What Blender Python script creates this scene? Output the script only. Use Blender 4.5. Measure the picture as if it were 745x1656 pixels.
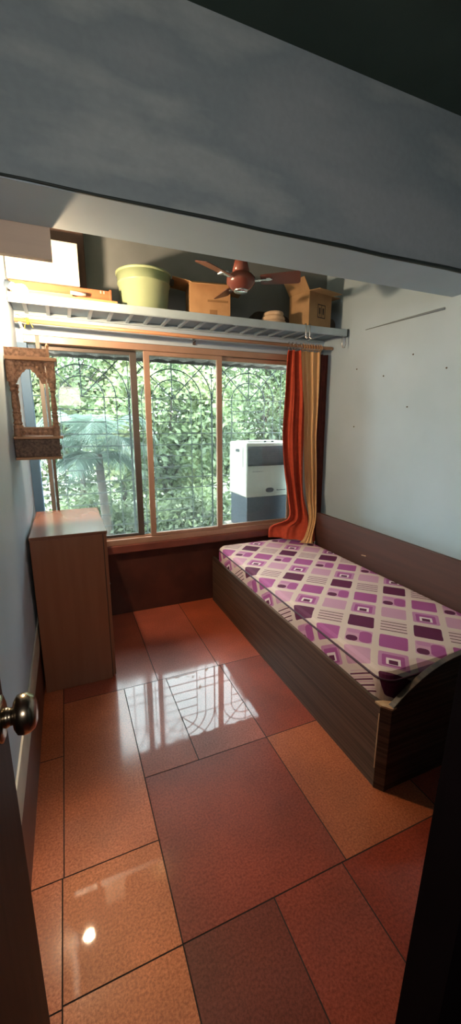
import bpy, bmesh, math, random
from mathutils import Vector, Matrix, Euler
random.seed(7)
PI = math.pi
for o in list(bpy.data.objects): bpy.data.objects.remove(o)
sc = bpy.context.scene
C = sc.collection

# ------------------------------------------------------------------ camera, sky, exposure
cam_d = bpy.data.cameras.new('camera'); cam = bpy.data.objects.new('camera', cam_d); C.objects.link(cam)
cam_d.sensor_fit = 'VERTICAL'; cam_d.sensor_height = 24; cam_d.lens = 632/1656*24
cam_d.clip_start = 0.02
cam.location = (0, 0, 1.55)
cam.rotation_euler = (math.radians(90) - math.atan2(141, 632), 0, -math.atan2(270.5, 647.5))
sc.camera = cam
w = bpy.data.worlds.new('sky'); sc.world = w; w.use_nodes = True
bg = w.node_tree.nodes['Background']
bg.inputs[0].default_value = (0.86, 0.94, 1.0, 1); bg.inputs[1].default_value = 15.0
sun_d = bpy.data.lights.new('sun', 'SUN'); sun_d.energy = 14; sun_d.angle = math.radians(3); sun_d.color = (1, .93, .8)
sun = bpy.data.objects.new('sun', sun_d); C.objects.link(sun); sun.rotation_euler = (math.radians(-20), math.radians(38), 0)
# added unseen fill light behind the camera, brightens the beam and cabinet front
pl_d = bpy.data.lights.new('added_fill_light', 'AREA'); pl_d.shape = 'RECTANGLE'; pl_d.size = .6; pl_d.size_y = .3; pl_d.energy = 14; pl_d.color = (1, .87, .75)
pl = bpy.data.objects.new('added_fill_light', pl_d); C.objects.link(pl); pl.location = (.0, -.65, 2.0); pl.rotation_euler = (math.radians(106), 0, math.radians(-8))
BULB_W = 64
sc.view_settings.view_transform = 'Standard'; sc.view_settings.look = 'None'
sc.view_settings.gamma = 1; sc.view_settings.use_curve_mapping = False
sc.view_settings.exposure = 0.2

# ------------------------------------------------------------------ material helpers
class E:
    """node expression"""
    def __init__(s, nt, sock): s.nt = nt; s.s = sock
    def _m(s, op, *a, clamp=False):
        n = s.nt.nodes.new('ShaderNodeMath'); n.operation = op; n.use_clamp = clamp
        for i, v in enumerate((s,) + a):
            if isinstance(v, E): s.nt.links.new(v.s, n.inputs[i])
            else: n.inputs[i].default_value = v
        return E(s.nt, n.outputs[0])
    def __add__(s, o): return s._m('ADD', o)
    __radd__ = __add__
    def __sub__(s, o): return s._m('SUBTRACT', o)
    def __mul__(s, o): return s._m('MULTIPLY', o)
    __rmul__ = __mul__
    def __truediv__(s, o): return s._m('DIVIDE', o)
    def floor(s): return s._m('FLOOR')
    def mod(s, o): return s._m('FLOORED_MODULO', o)
    def abs(s): return s._m('ABSOLUTE')
    def lt(s, o): return s._m('LESS_THAN', o)
    def gt(s, o): return s._m('GREATER_THAN', o)
    def min(s, o): return s._m('MINIMUM', o)
    def max(s, o): return s._m('MAXIMUM', o)
    def sqrt(s): return s._m('SQRT')
    def near(s, v, e=.5): return (s - v).abs().lt(e)
def mixc(nt, f, a, b):
    n = nt.nodes.new('ShaderNodeMix'); n.data_type = 'RGBA'
    nt.links.new(f.s if isinstance(f, E) else f, n.inputs[0])
    for i, v in ((6, a), (7, b)):
        if isinstance(v, tuple): n.inputs[i].default_value = (*v, 1)
        else: nt.links.new(v, n.inputs[i])
    return n.outputs[2]
def coords(nt, kind='Object'):
    n = nt.nodes.new('ShaderNodeTexCoord'); return n.outputs[kind]
def noise(nt, vec, scale, detail=3, stretch=None, rough=.5):
    if stretch:
        m = nt.nodes.new('ShaderNodeMapping'); m.inputs['Scale'].default_value = stretch
        nt.links.new(vec, m.inputs[0]); vec = m.outputs[0]
    n = nt.nodes.new('ShaderNodeTexNoise'); n.inputs['Scale'].default_value = scale
    n.inputs['Detail'].default_value = detail; n.inputs['Roughness'].default_value = rough
    nt.links.new(vec, n.inputs['Vector']); return n.outputs['Fac']
def ramp(nt, fac, *stops):
    n = nt.nodes.new('ShaderNodeValToRGB'); el = n.color_ramp.elements
    el[0].position = stops[0][0]; el[0].color = (*stops[0][1], 1)
    el[1].position = stops[-1][0]; el[1].color = (*stops[-1][1], 1)
    for p, c in stops[1:-1]:
        e = el.new(p); e.color = (*c, 1)
    nt.links.new(fac, n.inputs[0]); return n.outputs[0]
def base(name, rough=.5, metal=0., spec=.5):
    m = bpy.data.materials.new(name); m.use_nodes = True
    b = m.node_tree.nodes['Principled BSDF']
    b.inputs['Roughness'].default_value = rough; b.inputs['Metallic'].default_value = metal
    b.inputs['Specular IOR Level'].default_value = spec
    return m, m.node_tree, b
def bump(nt, b, h, strength=.3, dist=.01):
    n = nt.nodes.new('ShaderNodeBump'); n.inputs['Strength'].default_value = strength; n.inputs['Distance'].default_value = dist
    nt.links.new(h, n.inputs['Height']); nt.links.new(n.outputs[0], b.inputs['Normal'])
def mat(name, c1, c2=None, scale=8, rough=.5, metal=0., stretch=None, bmp=0, lo=.35, hi=.65, spec=.5, detail=4):
    m, nt, b = base(name, rough, metal, spec)
    c2 = c2 or tuple(x*.8 for x in c1)
    f = noise(nt, coords(nt), scale, detail, stretch)
    nt.links.new(ramp(nt, f, (lo, c1), (hi, c2)), b.inputs['Base Color'])
    if bmp: bump(nt, b, f, bmp)
    return m
M = {}
M['paint'] = mat('blue_grey_wall_paint', (.50, .64, .76), (.45, .59, .70), 2.2, .6, bmp=.05)
M['paint_left'] = mat('blue_wall_paint', (.46, .56, .66), (.40, .51, .62), 2.2, .55, bmp=.05)
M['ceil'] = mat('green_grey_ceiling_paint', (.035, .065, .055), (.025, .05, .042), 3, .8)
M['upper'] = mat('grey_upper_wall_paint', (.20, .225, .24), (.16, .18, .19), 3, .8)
def beam_mat():
    m, nt, b = base('blotchy_shaded_beam_paint', .65)
    co = coords(nt)
    f = noise(nt, co, .9, 5, (1, 1, 3.2)); g = noise(nt, co, 40, 2)
    c = ramp(nt, f, (.30, (.28, .345, .38)), (.47, (.36, .43, .46)), (.54, (.25, .32, .36)), (.7, (.34, .40, .44)))  # uneven paint, and a ribbon of shade coloured in as darker waves
    n = nt.nodes.new('ShaderNodeMix'); n.data_type = 'RGBA'; n.blend_type = 'MULTIPLY'; n.inputs[0].default_value = .15
    nt.links.new(c, n.inputs[6]); nt.links.new(ramp(nt, g, (.35, (.6, .6, .6)), (.65, (1, 1, 1))), n.inputs[7])
    nt.links.new(n.outputs[2], b.inputs['Base Color']); bump(nt, b, f, .25, .03)
    return m
M['beam'] = beam_mat()
M['soffit'] = mat('smooth_blue_grey_soffit_paint', (.46, .58, .67), (.42, .54, .63), 2.5, .6)
M['dado'] = mat('dark_red_brown_dado_gloss', (.085, .028, .02), (.05, .018, .014), 5, .32, bmp=.03)
M['skirt'] = mat('brown_skirting_paint', (.16, .05, .03), (.12, .04, .025), 5, .45)
M['cream'] = mat('cream_trim_paint', (.62, .60, .52), (.5, .48, .42), 6, .5)
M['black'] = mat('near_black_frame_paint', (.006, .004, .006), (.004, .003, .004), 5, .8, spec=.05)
M['lintel'] = mat('dark_maroon_lintel_paint', (.03, .015, .02), (.02, .012, .015), 5, .8, spec=.2)
M['sill'] = mat('red_brown_sill', (.20, .06, .045), (.14, .045, .035), 7, .35)
M['alu'] = mat('tan_anodised_aluminium', (.47, .30, .22), (.40, .25, .185), 4, .4, .35)
M['bluetrim'] = mat('shaded_blue_paint', (.06, .14, .26), (.05, .12, .22), 4, .6)  # blue wall strip with its shade put into the colour
M['post'] = mat('shaded_grey_aluminium', (.16, .15, .14), (.12, .11, .105), 4, .6)  # frame jamb in shade, the shade is put into this grey
M['sash'] = mat('dark_sash', (.09, .075, .07), (.07, .06, .055), 4, .5, .3)
M['steel'] = mat('blue_grey_painted_steel', (.42, .53, .60), (.36, .46, .53), 6, .4)
M['steel_panel'] = mat('blue_grey_shelf_board', (.26, .37, .46), (.22, .31, .39), 6, .6)
M['grill'] = mat('black_grill_iron', (.02, .035, .035), (.015, .025, .025), 9, .6)
M['conc'] = mat('grimy_sheet_roofing', (.20, .18, .155), (.10, .09, .08), 6, .8)
def wood(name, c1, c2, st, scale=6, rough=.45, bmp=.1, lo=.35, hi=.65):
    return mat(name, c1, c2, scale, rough, stretch=st, bmp=bmp, lo=lo, hi=hi, detail=6)
M['bedfront'] = wood('zebra_brown_laminate', (.10, .058, .038), (.028, .015, .01), (.25, .25, 16), 5, .5)
M['bedend'] = wood('dark_zebra_laminate', (.085, .058, .042), (.018, .012, .009), (.25, .25, 16), 5, .5)
M['headboard'] = wood('red_brown_laminate', (.075, .024, .015), (.058, .019, .012), (2, .3, 8), 5, .62, .03)
M['rawwood'] = wood('raw_ply_edge', (.62, .42, .24), (.48, .3, .16), (8, 8, 2), 6, .7)
M['cabinet'] = wood('brown_cabinet_laminate', (.32, .135, .072), (.28, .115, .06), (10, 10, .6), 3, .35, .02)
M['cabtop'] = wood('glossy_brown_laminate_top', (.26, .11, .065), (.23, .10, .06), (3, .8, 3), 3, .22, .02)
M['temple'] = wood('carved_teak', (.58, .33, .21), (.28, .15, .09), (6, 6, 6), 12, .5, .6)
M['temple_dark'] = wood('dark_carved_teak', (.27, .18, .135), (.10, .065, .05), (6, 6, 6), 14, .5, .8)
M['temple_edge'] = wood('pale_teak_edge', (.55, .30, .16), (.45, .24, .12), (2, 8, 8), 5, .4)
M['door'] = mat('dark_brown_door_veneer', (.05, .02, .014), (.028, .012, .009), 4, .6, stretch=(8, 8, .5), spec=.2)
M['knob'] = mat('antique_brass', (.36, .31, .24), (.30, .26, .20), 8, .25, 1.0)
M['crate'] = wood('red_brown_plank', (.36, .13, .055), (.26, .09, .04), (1, 8, 8), 4, .5)
M['plank'] = wood('pale_orange_plank', (.58, .30, .12), (.48, .24, .1), (1, 8, 8), 4, .6)
M['ply'] = wood('grey_brown_board', (.66, .53, .43), (.60, .48, .39), (.5, 8, 8), 4, .6, .02)
M['white'] = mat('white_laminate', (.62, .58, .53), (.58, .54, .49), 3, .5)
M['brownbox'] = mat('dark_brown_carton', (.08, .045, .035), (.06, .035, .028), 5, .8)
M['tub'] = mat('pale_green_plastic', (.33, .41, .25), (.30, .37, .22), 3, .35)
M['card'] = mat('brown_cardboard', (.50, .29, .14), (.42, .235, .11), 9, .85)
M['card2'] = mat('tan_cardboard', (.42, .26, .13), (.35, .21, .105), 9, .85)
M['ink'] = mat('printed_ink', (.06, .04, .03), (.05, .035, .03), 9, .8)
M['roll'] = mat('cream_rolled_cloth', (.62, .46, .32), (.52, .38, .26), 20, .9)
M['darkcloth'] = mat('dark_brown_cloth', (.035, .028, .022), (.02, .018, .015), 12, .9)
M['fan'] = mat('brown_fan_enamel', (.20, .06, .045), (.16, .05, .04), 6, .25)
M['blade'] = mat('dark_brown_blade_enamel', (.13, .045, .032), (.10, .035, .026), 6, .35)
M['chrome'] = mat('silver_metal', (.7, .7, .72), (.62, .62, .64), 6, .25, 1.)
M['red'] = mat('red_orange_curtain_cloth', (.52, .068, .026), (.42, .05, .02), 30, .85, bmp=.2)
M['tan'] = mat('tan_striped_curtain_cloth', (.80, .50, .25), (.70, .42, .19), 14, .85, stretch=(6, 6, .6), bmp=.1)
M['maroon'] = mat('dark_maroon_curtain_cloth', (.13, .03, .022), (.09, .022, .018), 20, .9)
M['rod'] = wood('varnished_rod', (.58, .30, .17), (.48, .24, .13), (.5, 8, 8), 4, .4)
M['rope'] = mat('yellow_rope', (.65, .50, .10), (.5, .38, .08), 40, .9)
M['socket'] = mat('blue_grey_lamp_socket', (.16, .20, .25), (.13, .17, .22), 8, .4)
M['cool_w'] = mat('ivory_plastic', (.52, .51, .42), (.48, .47, .39), 4, .4)
M['cool_b'] = mat('smoke_blue_plastic', (.052, .062, .078), (.044, .052, .068), 4, .35)
M['cool_g'] = mat('charcoal_louvre_plastic', (.030, .033, .040), (.022, .025, .030), 6, .5)
M['bark'] = mat('bark', (.05, .04, .03), (.03, .025, .02), 14, .9, bmp=.3)
M['soil'] = mat('leafy_ground', (.07, .08, .05), (.03, .04, .025), 3, .95)
M['far_wall'] = mat('weathered_boundary_wall', (.10, .11, .10), (.06, .07, .065), 2, .9)
M['wire'] = mat('grey_shadow_line', (.22, .27, .31), (.2, .25, .29), 6, .6)  # tone of the strip that stands for a shadow line
M['nail'] = mat('rusty_nail', (.08, .05, .04), (.05, .035, .03), 9, .6)
def leafmat(name, a, b, c):
    m, nt, bs = base(name, .55)
    n = nt.nodes.new('ShaderNodeObjectInfo')
    f = noise(nt, coords(nt), 2.2, 3)
    g = noise(nt, coords(nt), 25, 1)
    f2 = noise(nt, coords(nt), .9, 3)
    add = E(nt, f) * .4 + E(nt, f2) * .4 + E(nt, g) * .2
    col = ramp(nt, add.s, (.41, a), (.5, b), (.59, c))
    nt.links.new(col, bs.inputs['Base Color'])
    tr = nt.nodes.new('ShaderNodeBsdfTranslucent'); nt.links.new(col, tr.inputs[0])
    mx = nt.nodes.new('ShaderNodeMixShader'); mx.inputs[0].default_value = .35
    nt.links.new(bs.outputs[0], mx.inputs[1]); nt.links.new(tr.outputs[0], mx.inputs[2])
    nt.links.new(mx.outputs[0], nt.nodes['Material Output'].inputs[0])
    return m
M['leaf'] = leafmat('mid_green_leaf', (.035, .055, .03), (.09, .13, .065), (.20, .26, .12))
M['leaf2'] = leafmat('light_green_leaf', (.05, .08, .04), (.13, .19, .085), (.31, .35, .17))
M['palm'] = leafmat('grey_green_palm_leaf', (.05, .09, .07), (.10, .15, .12), (.19, .25, .20))
def glassmat():
    m = bpy.data.materials.new('dusty_window_glass'); m.use_nodes = True; nt = m.node_tree; nt.nodes.clear()
    out = nt.nodes.new('ShaderNodeOutputMaterial')
    tr = nt.nodes.new('ShaderNodeBsdfTransparent'); tr.inputs[0].default_value = (.90, .95, .93, 1)
    gl = nt.nodes.new('ShaderNodeBsdfGlossy'); gl.inputs['Roughness'].default_value = .03
    fr = nt.nodes.new('ShaderNodeFresnel'); fr.inputs[0].default_value = 1.3
    mx = nt.nodes.new('ShaderNodeMixShader')
    nt.links.new(fr.outputs[0], mx.inputs[0]); nt.links.new(tr.outputs[0], mx.inputs[1]); nt.links.new(gl.outputs[0], mx.inputs[2])
    ts = nt.nodes.new('ShaderNodeBsdfTranslucent'); ts.inputs[0].default_value = (.85, .95, .95, 1)
    m2 = nt.nodes.new('ShaderNodeMixShader')
    f = noise(nt, coords(nt), 2.5, 3)
    fa = E(nt, f) * .026 + .002
    nt.links.new(fa.s, m2.inputs[0])
    nt.links.new(mx.outputs[0], m2.inputs[1]); nt.links.new(ts.outputs[0], m2.inputs[2])
    nt.links.new(m2.outputs[0], out.inputs[0])
    return m
M['glass'] = glassmat()
def floormat():
    m, nt, b = base('polished_red_terrazzo', .16)
    a = nt.nodes.new('ShaderNodeAttribute'); a.attribute_name = 'tile'
    co = coords(nt)
    g = noise(nt, co, 130, 2, rough=.7); l = noise(nt, co, 3.2, 4)
    n = nt.nodes.new('ShaderNodeMix'); n.data_type = 'RGBA'; n.blend_type = 'MULTIPLY'; n.inputs[0].default_value = 1
    nt.links.new(a.outputs['Color'], n.inputs[6])
    nt.links.new(ramp(nt, g, (.33, (.68, .64, .60)), (.5, (1, 1, 1)), (.68, (1.25, 1.4, 1.45))), n.inputs[7])
    n2 = nt.nodes.new('ShaderNodeMix'); n2.data_type = 'RGBA'; n2.blend_type = 'MULTIPLY'; n2.inputs[0].default_value = 1
    nt.links.new(n.outputs[2], n2.inputs[6])
    nt.links.new(ramp(nt, l, (.3, (.72, .72, .74)), (.7, (1.15, 1.12, 1.1))), n2.inputs[7])
    nt.links.new(n2.outputs[2], b.inputs['Base Color'])
    b.inputs['Roughness'].default_value = .42; b.inputs['Coat Weight'].default_value = .7; b.inputs['Specular IOR Level'].default_value = .25; b.inputs['Coat IOR'].default_value = 1.5
    r = E(nt, a.outputs['Alpha']) * .40 + E(nt, l) * .03
    nt.links.new(r.s, b.inputs['Coat Roughness'])
    bump(nt, b, noise(nt, co, 3, 2), .04, .01)
    return m
M['floor'] = floormat()
M['grout'] = mat('dark_grout', (.03, .015, .01), (.02, .01, .008), 9, .9)
def mattressmat():
    m, nt, b = base('purple_squares_ticking', .7, spec=.25)
    sep = nt.nodes.new('ShaderNodeSeparateXYZ'); nt.links.new(coords(nt), sep.inputs[0])
    x, y, z = (E(nt, sep.outputs[i]) for i in range(3))
    d = (z - .515).min(0)
    x = x + d; y = y + d*.45
    wob = (E(nt, noise(nt, coords(nt), 9, 2)) - .5) * .05
    X = (x - 1.28)/.1125 + wob; Y = (y - 1.53)/.1125 - wob
    p = (X + Y)*.5 + .5; q = (X - Y)*.5 + .5
    i = p.floor(); j = q.floor()
    u = p - i - .5; v = q - j - .5          # -.5...5 ; u across rows, v along rows
    t = i.mod(3.); par = (i + j).mod(2.)
    even = par.lt(.5); odd = par.gt(.5)
    def rrect(hx, hy, r, cu=0., cv=0.):
        a = ((u - cu).abs() - (hx - r)).max(0); c = ((v - cv).abs() - (hy - r)).max(0)
        return (a*a + c*c).sqrt().lt(r)
    cell = rrect(.385, .40, .07)
    DK = (.105, .012, .055); MD = (.36, .085, .26); PL = (.56, .30, .42); CR = (.66, .53, .47); LIL = (.50, .22, .38)
    col = mixc(nt, cell*even*t.near(0.), CR, DK)
    col = mixc(nt, cell*even*t.near(1.), col, PL)
    col = mixc(nt, cell*even*t.near(2.), col, MD)
    nest = odd*t.near(1.)
    col = mixc(nt, cell*nest, col, LIL)
    col = mixc(nt, rrect(.28, .30, .05, -.03)*nest, col, MD)
    col = mixc(nt, rrect(.16, .19, .01, -.08)*nest, col, (.78, .66, .66))
    col = mixc(nt, rrect(.10, .12, .01, -.12)*nest, col, DK)
    strp = odd*t.near(0.)
    ln = ((u + .02)*5.2)
    fr = (ln - ln.floor() - .5).abs().lt(.13)
    alt = (ln.floor()).mod(2.)
    col = mixc(nt, cell*strp*fr, col, DK)
    fr2 = (ln - ln.floor() - .5).abs().gt(.36)
    col = mixc(nt, cell*strp*fr2*alt.lt(.5), col, PL)
    ov = odd*t.near(2.)
    col = mixc(nt, cell*ov, col, PL)
    col = mixc(nt, rrect(.34, .19, .16, -.02, .2)*ov, col, MD)
    col = mixc(nt, rrect(.16, .17, .13, -.2, -.2)*ov, col, DK)
    col = mixc(nt, rrect(.12, .2, .1, .24, -.17)*ov, col, LIL)
    nt.links.new(col, b.inputs['Base Color'])
    bump(nt, b, noise(nt, coords(nt), 5, 2), .15, .02)
    return m
M['mattress'] = mattressmat()
M['piping'] = mat('maroon_piping', (.05, .008, .03), (.04, .007, .025), 20, .6)
def emis(name, col, s):
    m = bpy.data.materials.new(name); m.use_nodes = True; nt = m.node_tree; nt.nodes.clear()
    o = nt.nodes.new('ShaderNodeOutputMaterial'); e = nt.nodes.new('ShaderNodeEmission')
    e.inputs[0].default_value = (*col, 1); e.inputs[1].default_value = s
    nt.links.new(e.outputs[0], o.inputs[0]); return m

# ------------------------------------------------------------------ mesh helpers
def box(bm, a, b, mi=0, rot=None, piv=None):
    ax, ay, az = a; bx, by, bz = b
    vs = [bm.verts.new(p) for p in ((ax,ay,az),(bx,ay,az),(bx,by,az),(ax,by,az),(ax,ay,bz),(bx,ay,bz),(bx,by,bz),(ax,by,bz))]
    for f in ((0,3,2,1),(4,5,6,7),(0,1,5,4),(1,2,6,5),(2,3,7,6),(3,0,4,7)):
        fc = bm.faces.new([vs[i] for i in f]); fc.material_index = mi
    if rot: bmesh.ops.rotate(bm, cent=piv, matrix=rot, verts=vs)
    return vs
def tube(bm, pts, r, seg=8, cap=True, closed=False):
    pts = [Vector(p) for p in pts]; rings = []
    rr = r if isinstance(r, (list, tuple)) else [r]*len(pts)
    n = len(pts); up = Vector((0, 0, 1))
    for k, p in enumerate(pts):
        if closed: t = pts[(k+1) % n] - pts[k-1]
        else: t = pts[min(k+1, n-1)] - pts[max(k-1, 0)]
        t.normalize(); ref = up if abs(t.z) < .9 else Vector((1, 0, 0))
        a = t.cross(ref).normalized(); b_ = t.cross(a).normalized()
        rings.append([bm.verts.new(p + (a*math.cos(2*PI*s/seg) + b_*math.sin(2*PI*s/seg))*rr[k]) for s in range(seg)])
    m_ = n if closed else n-1
    for k in range(m_):
        A, B = rings[k], rings[(k+1) % n]
        for s in range(seg): bm.faces.new((A[s], A[(s+1) % seg], B[(s+1) % seg], B[s]))
    if cap and not closed:
        bm.faces.new(rings[0]); bm.faces.new(rings[-1][::-1])
def lathe(bm, prof, c=(0,0,0), axis='z', seg=24):
    rings = []
    for r, h in prof:
        ring = []
        for s in range(seg):
            a = 2*PI*s/seg; u, v = r*math.cos(a), r*math.sin(a)
            p = {'z': (u, v, h), 'x': (h, u, v), 'y': (u, h, v)}[axis]
            ring.append(bm.verts.new((p[0]+c[0], p[1]+c[1], p[2]+c[2])))
        rings.append(ring)
    for A, B in zip(rings, rings[1:]):
        for s in range(seg): bm.faces.new((A[s], A[(s+1) % seg], B[(s+1) % seg], B[s]))
    bm.faces.new(rings[0][::-1]); bm.faces.new(rings[-1])
def prism(bm, poly, y0, y1, plane='xz'):
    def P(u, v, w_): return (u, w_, v) if plane == 'xz' else ((w_, u, v) if plane == 'yz' else (u, v, w_))
    A = [bm.verts.new(P(u, v, y0)) for u, v in poly]; B = [bm.verts.new(P(u, v, y1)) for u, v in poly]
    n = len(poly); fs = [bm.faces.new(A), bm.faces.new(B[::-1])]
    for i in range(n): bm.faces.new((A[i], B[i], B[(i+1) % n], A[(i+1) % n]))
def obj(name, bm, m, parent=None, smooth=False, bevel=0, fix=True):
    if fix: bmesh.ops.recalc_face_normals(bm, faces=bm.faces)
    me = bpy.data.meshes.new(name); bm.to_mesh(me); bm.free()
    for q in (m if isinstance(m, list) else [m]): me.materials.append(M[q] if isinstance(q, str) else q)
    if smooth:
        for p in me.polygons: p.use_smooth = True
    o = bpy.data.objects.new(name, me); C.objects.link(o)
    if bevel:
        bv = o.modifiers.new('bevel', 'BEVEL'); bv.width = bevel; bv.segments = 2; bv.limit_method = 'ANGLE'
    if parent: o.parent = parent
    return o
def place(o, loc):
    """parts are modelled in room coordinates; shift mesh so that the thing's Empty sits at its base"""
    for ch in o.children:
        shift(ch, loc)
def shift(ch, loc):
    ch.data.transform(Matrix.Translation((-loc[0], -loc[1], -loc[2])))
    for g in ch.children: shift(g, loc)
def tag(o, label, cat, group=None, kind=None):
    o['label'] = label; o['category'] = cat
    if group: o['group'] = group
    if kind: o['kind'] = kind
    return o
def thing(name, label, cat, group=None, loc=(0,0,0)):
    o = bpy.data.objects.new(name, None); C.objects.link(o); o.empty_display_size = .1
    o.location = loc
    return tag(o, label, cat, group)
def settle(t, loc):
    """put Empty at loc without moving its parts"""
    t.location = loc; place(t, loc)
def struct(name, bm, m, **k):
    o = obj(name, bm, m, **k); o['kind'] = 'structure'; return o
def nb(): return bmesh.new()
def bx(name, a, b, m, parent=None, bevel=0):
    bm = nb(); box(bm, a, b); return obj(name, bm, m, parent, bevel=bevel)
def sbx(name, a, b, m, bevel=0):
    o = bx(name, a, b, m, bevel=bevel); o['kind'] = 'structure'; return o

XL, XR, YW, ZC = -.24, 2.22, 3.14, 2.93
YB = -1.7
# ------------------------------------------------------------------ room shell
def floor():
    bm = nb(); lay = bm.loops.layers.float_color.new('tile')
    g = .0022
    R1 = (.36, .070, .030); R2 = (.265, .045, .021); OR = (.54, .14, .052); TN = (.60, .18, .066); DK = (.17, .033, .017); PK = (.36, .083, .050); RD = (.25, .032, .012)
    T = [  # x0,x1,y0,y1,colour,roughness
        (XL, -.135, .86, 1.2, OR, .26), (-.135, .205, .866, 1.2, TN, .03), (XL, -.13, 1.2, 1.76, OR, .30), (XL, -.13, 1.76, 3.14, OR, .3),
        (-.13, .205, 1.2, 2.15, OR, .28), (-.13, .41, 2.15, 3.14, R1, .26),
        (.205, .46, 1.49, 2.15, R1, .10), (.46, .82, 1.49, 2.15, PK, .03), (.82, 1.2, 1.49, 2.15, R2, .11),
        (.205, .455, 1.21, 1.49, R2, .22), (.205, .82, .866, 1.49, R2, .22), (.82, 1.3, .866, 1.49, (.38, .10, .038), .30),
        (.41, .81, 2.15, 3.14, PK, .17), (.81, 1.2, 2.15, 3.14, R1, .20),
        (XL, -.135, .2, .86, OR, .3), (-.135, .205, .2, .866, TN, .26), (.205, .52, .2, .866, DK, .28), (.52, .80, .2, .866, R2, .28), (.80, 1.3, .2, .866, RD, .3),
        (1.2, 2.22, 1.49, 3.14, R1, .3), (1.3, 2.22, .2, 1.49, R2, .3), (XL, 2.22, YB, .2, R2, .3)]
    T = [t for t in T if not (t[0] == .205 and t[1] == .455)]
    for x0, x1, y0, y1, c, r in T:
        vs = [bm.verts.new(p) for p in ((x0+g, y0+g, 0), (x1-g, y0+g, 0), (x1-g, y1-g, 0), (x0+g, y1-g, 0))]
        f = bm.faces.new(vs)
        for l in f.loops: l[lay] = (*c, r)
    n = len(bm.faces)
    box(bm, (XL-.1, YB-.1, -.06), (XR+.1, YW+.1, -.0015), mi=1)
    struct('floor', bm, ['floor', 'grout'])
floor()
sbx('wall_left', (XL-.12, YB, -.06), (XL, YW+.2, ZC), 'paint_left')
sbx('wall_right', (XR, YB, -.06), (XR+.12, YW+.2, ZC), 'paint')
sbx('wall_back', (XL, YB-.12, -.06), (XR, YB, ZC), 'lintel')
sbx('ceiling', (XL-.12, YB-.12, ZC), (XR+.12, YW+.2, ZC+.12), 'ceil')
# window wall: brown dado below, lintel and grey upper wall above
WX0, WX1, WZ0, WZ1 = -.20, 1.98, .60, 2.145
bm = nb(); box(bm, (XL, YW, 0), (XR, YW+.16, .545)); struct('wall_window_lower', bm, 'dado')
bm = nb(); box(bm, (XL, YW, .545), (WX0, YW+.16, 2.30)); box(bm, (WX1, YW, .545), (XR, YW+.16, 2.30)); box(bm, (WX0, YW, WZ1), (WX1, YW+.16, 2.30)); struct('wall_window_side', bm, 'paint_left')
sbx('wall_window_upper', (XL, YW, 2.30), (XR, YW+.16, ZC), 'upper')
sbx('trim_1', (XL, YW-.03, .535), (XR, YW+.16, .60), 'sill', bevel=.006)
sbx('baseboard_left', (XL, YB, 0), (XL+.006, 3.135, .285), 'skirt')
sbx('trim_2', (XL, YB, .285), (XL+.008, 3.135, .42), 'cream', bevel=.002)
sbx('trim_5', (XL+.001, YW-.02, .60), (-.182, YW+.12, 2.09), 'bluetrim')
# deep beam with its soffit
bm = nb(); box(bm, (XL, 1.57, 2.302), (XR, 1.86, ZC)); struct('beam', bm, 'beam')
bm = nb(); box(bm, (XL, 1.572, 2.298), (XR, 1.86, 2.302)); struct('trim_3', bm, 'soffit')
# doorway on the right: black jamb and lintel
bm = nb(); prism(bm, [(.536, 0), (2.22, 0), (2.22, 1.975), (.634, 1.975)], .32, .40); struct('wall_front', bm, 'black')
sbx('trim_4', (XL, -.3, 2.80), (XR, .95, ZC), 'lintel')
# dark cable lying along the lower edge of the beam
bm = nb(); tube(bm, [(XL+i*(XR-XL)/12, 1.566, 2.303+.002*math.sin(i*2.1)) for i in range(13)], [.0035+.0006*i for i in range(13)], 6)
tag(obj('cable', bm, 'grill', smooth=True), 'thin dark cable running along the lower edge of the deep beam', 'cable')

# ------------------------------------------------------------------ window
def window():
    fr = nb(); y0, y1 = 3.13, 3.22
    box(fr, (WX0, y0, 2.095), (WX1, y1, 2.142)); box(fr, (WX0, y0, .60), (WX1, y1, .645))
    box(fr, (WX1-.03, y0, .6), (WX1, y1, 2.142))
    w0 = obj('window_1', fr, 'alu', bevel=.003); w0['kind'] = 'structure'
    def sash(x0, x1, y, m, l=.04, r=.04):
        b = nb()
        box(b, (x0, y, .648), (x0+l, y+.025, 2.093)); box(b, (x1-r, y, .648), (x1, y+.025, 2.093))
        box(b, (x0+l, y, .648), (x1-r, y+.025, .672)); box(b, (x0+l, y, 2.062), (x1-r, y+.025, 2.093))
        s = obj('sash', b, m, w0, bevel=.002)
        g = nb(); box(g, (x0+l, y+.010, .672), (x1-r, y+.014, 2.062)); obj('pane', g, 'glass', s)
    sash(-.095, .555, 3.190, 'sash', .02, .05)
    sash(.60, 1.235, 3.135, 'alu', .044, .045)
    sash(1.20, 1.948, 3.165, 'alu', .03, .04)
    # fixed strip of glass beside the dark sash
    g = nb(); box(g, (.555, 3.20, .648), (.60, 3.203, 2.093)); obj('pane', g, 'glass', w0)
    b = nb()
    for s in (0, 1): box(b, (WX0, 3.160+s*.03, .645), (WX1, 3.163+s*.03, .655))
    obj('track', b, 'alu', w0)
    b = nb(); box(b, (-.127, 3.128, .60), (-.1, 3.16, 2.142)); obj('side_post', b, 'post', w0, bevel=.002)
window()

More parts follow.
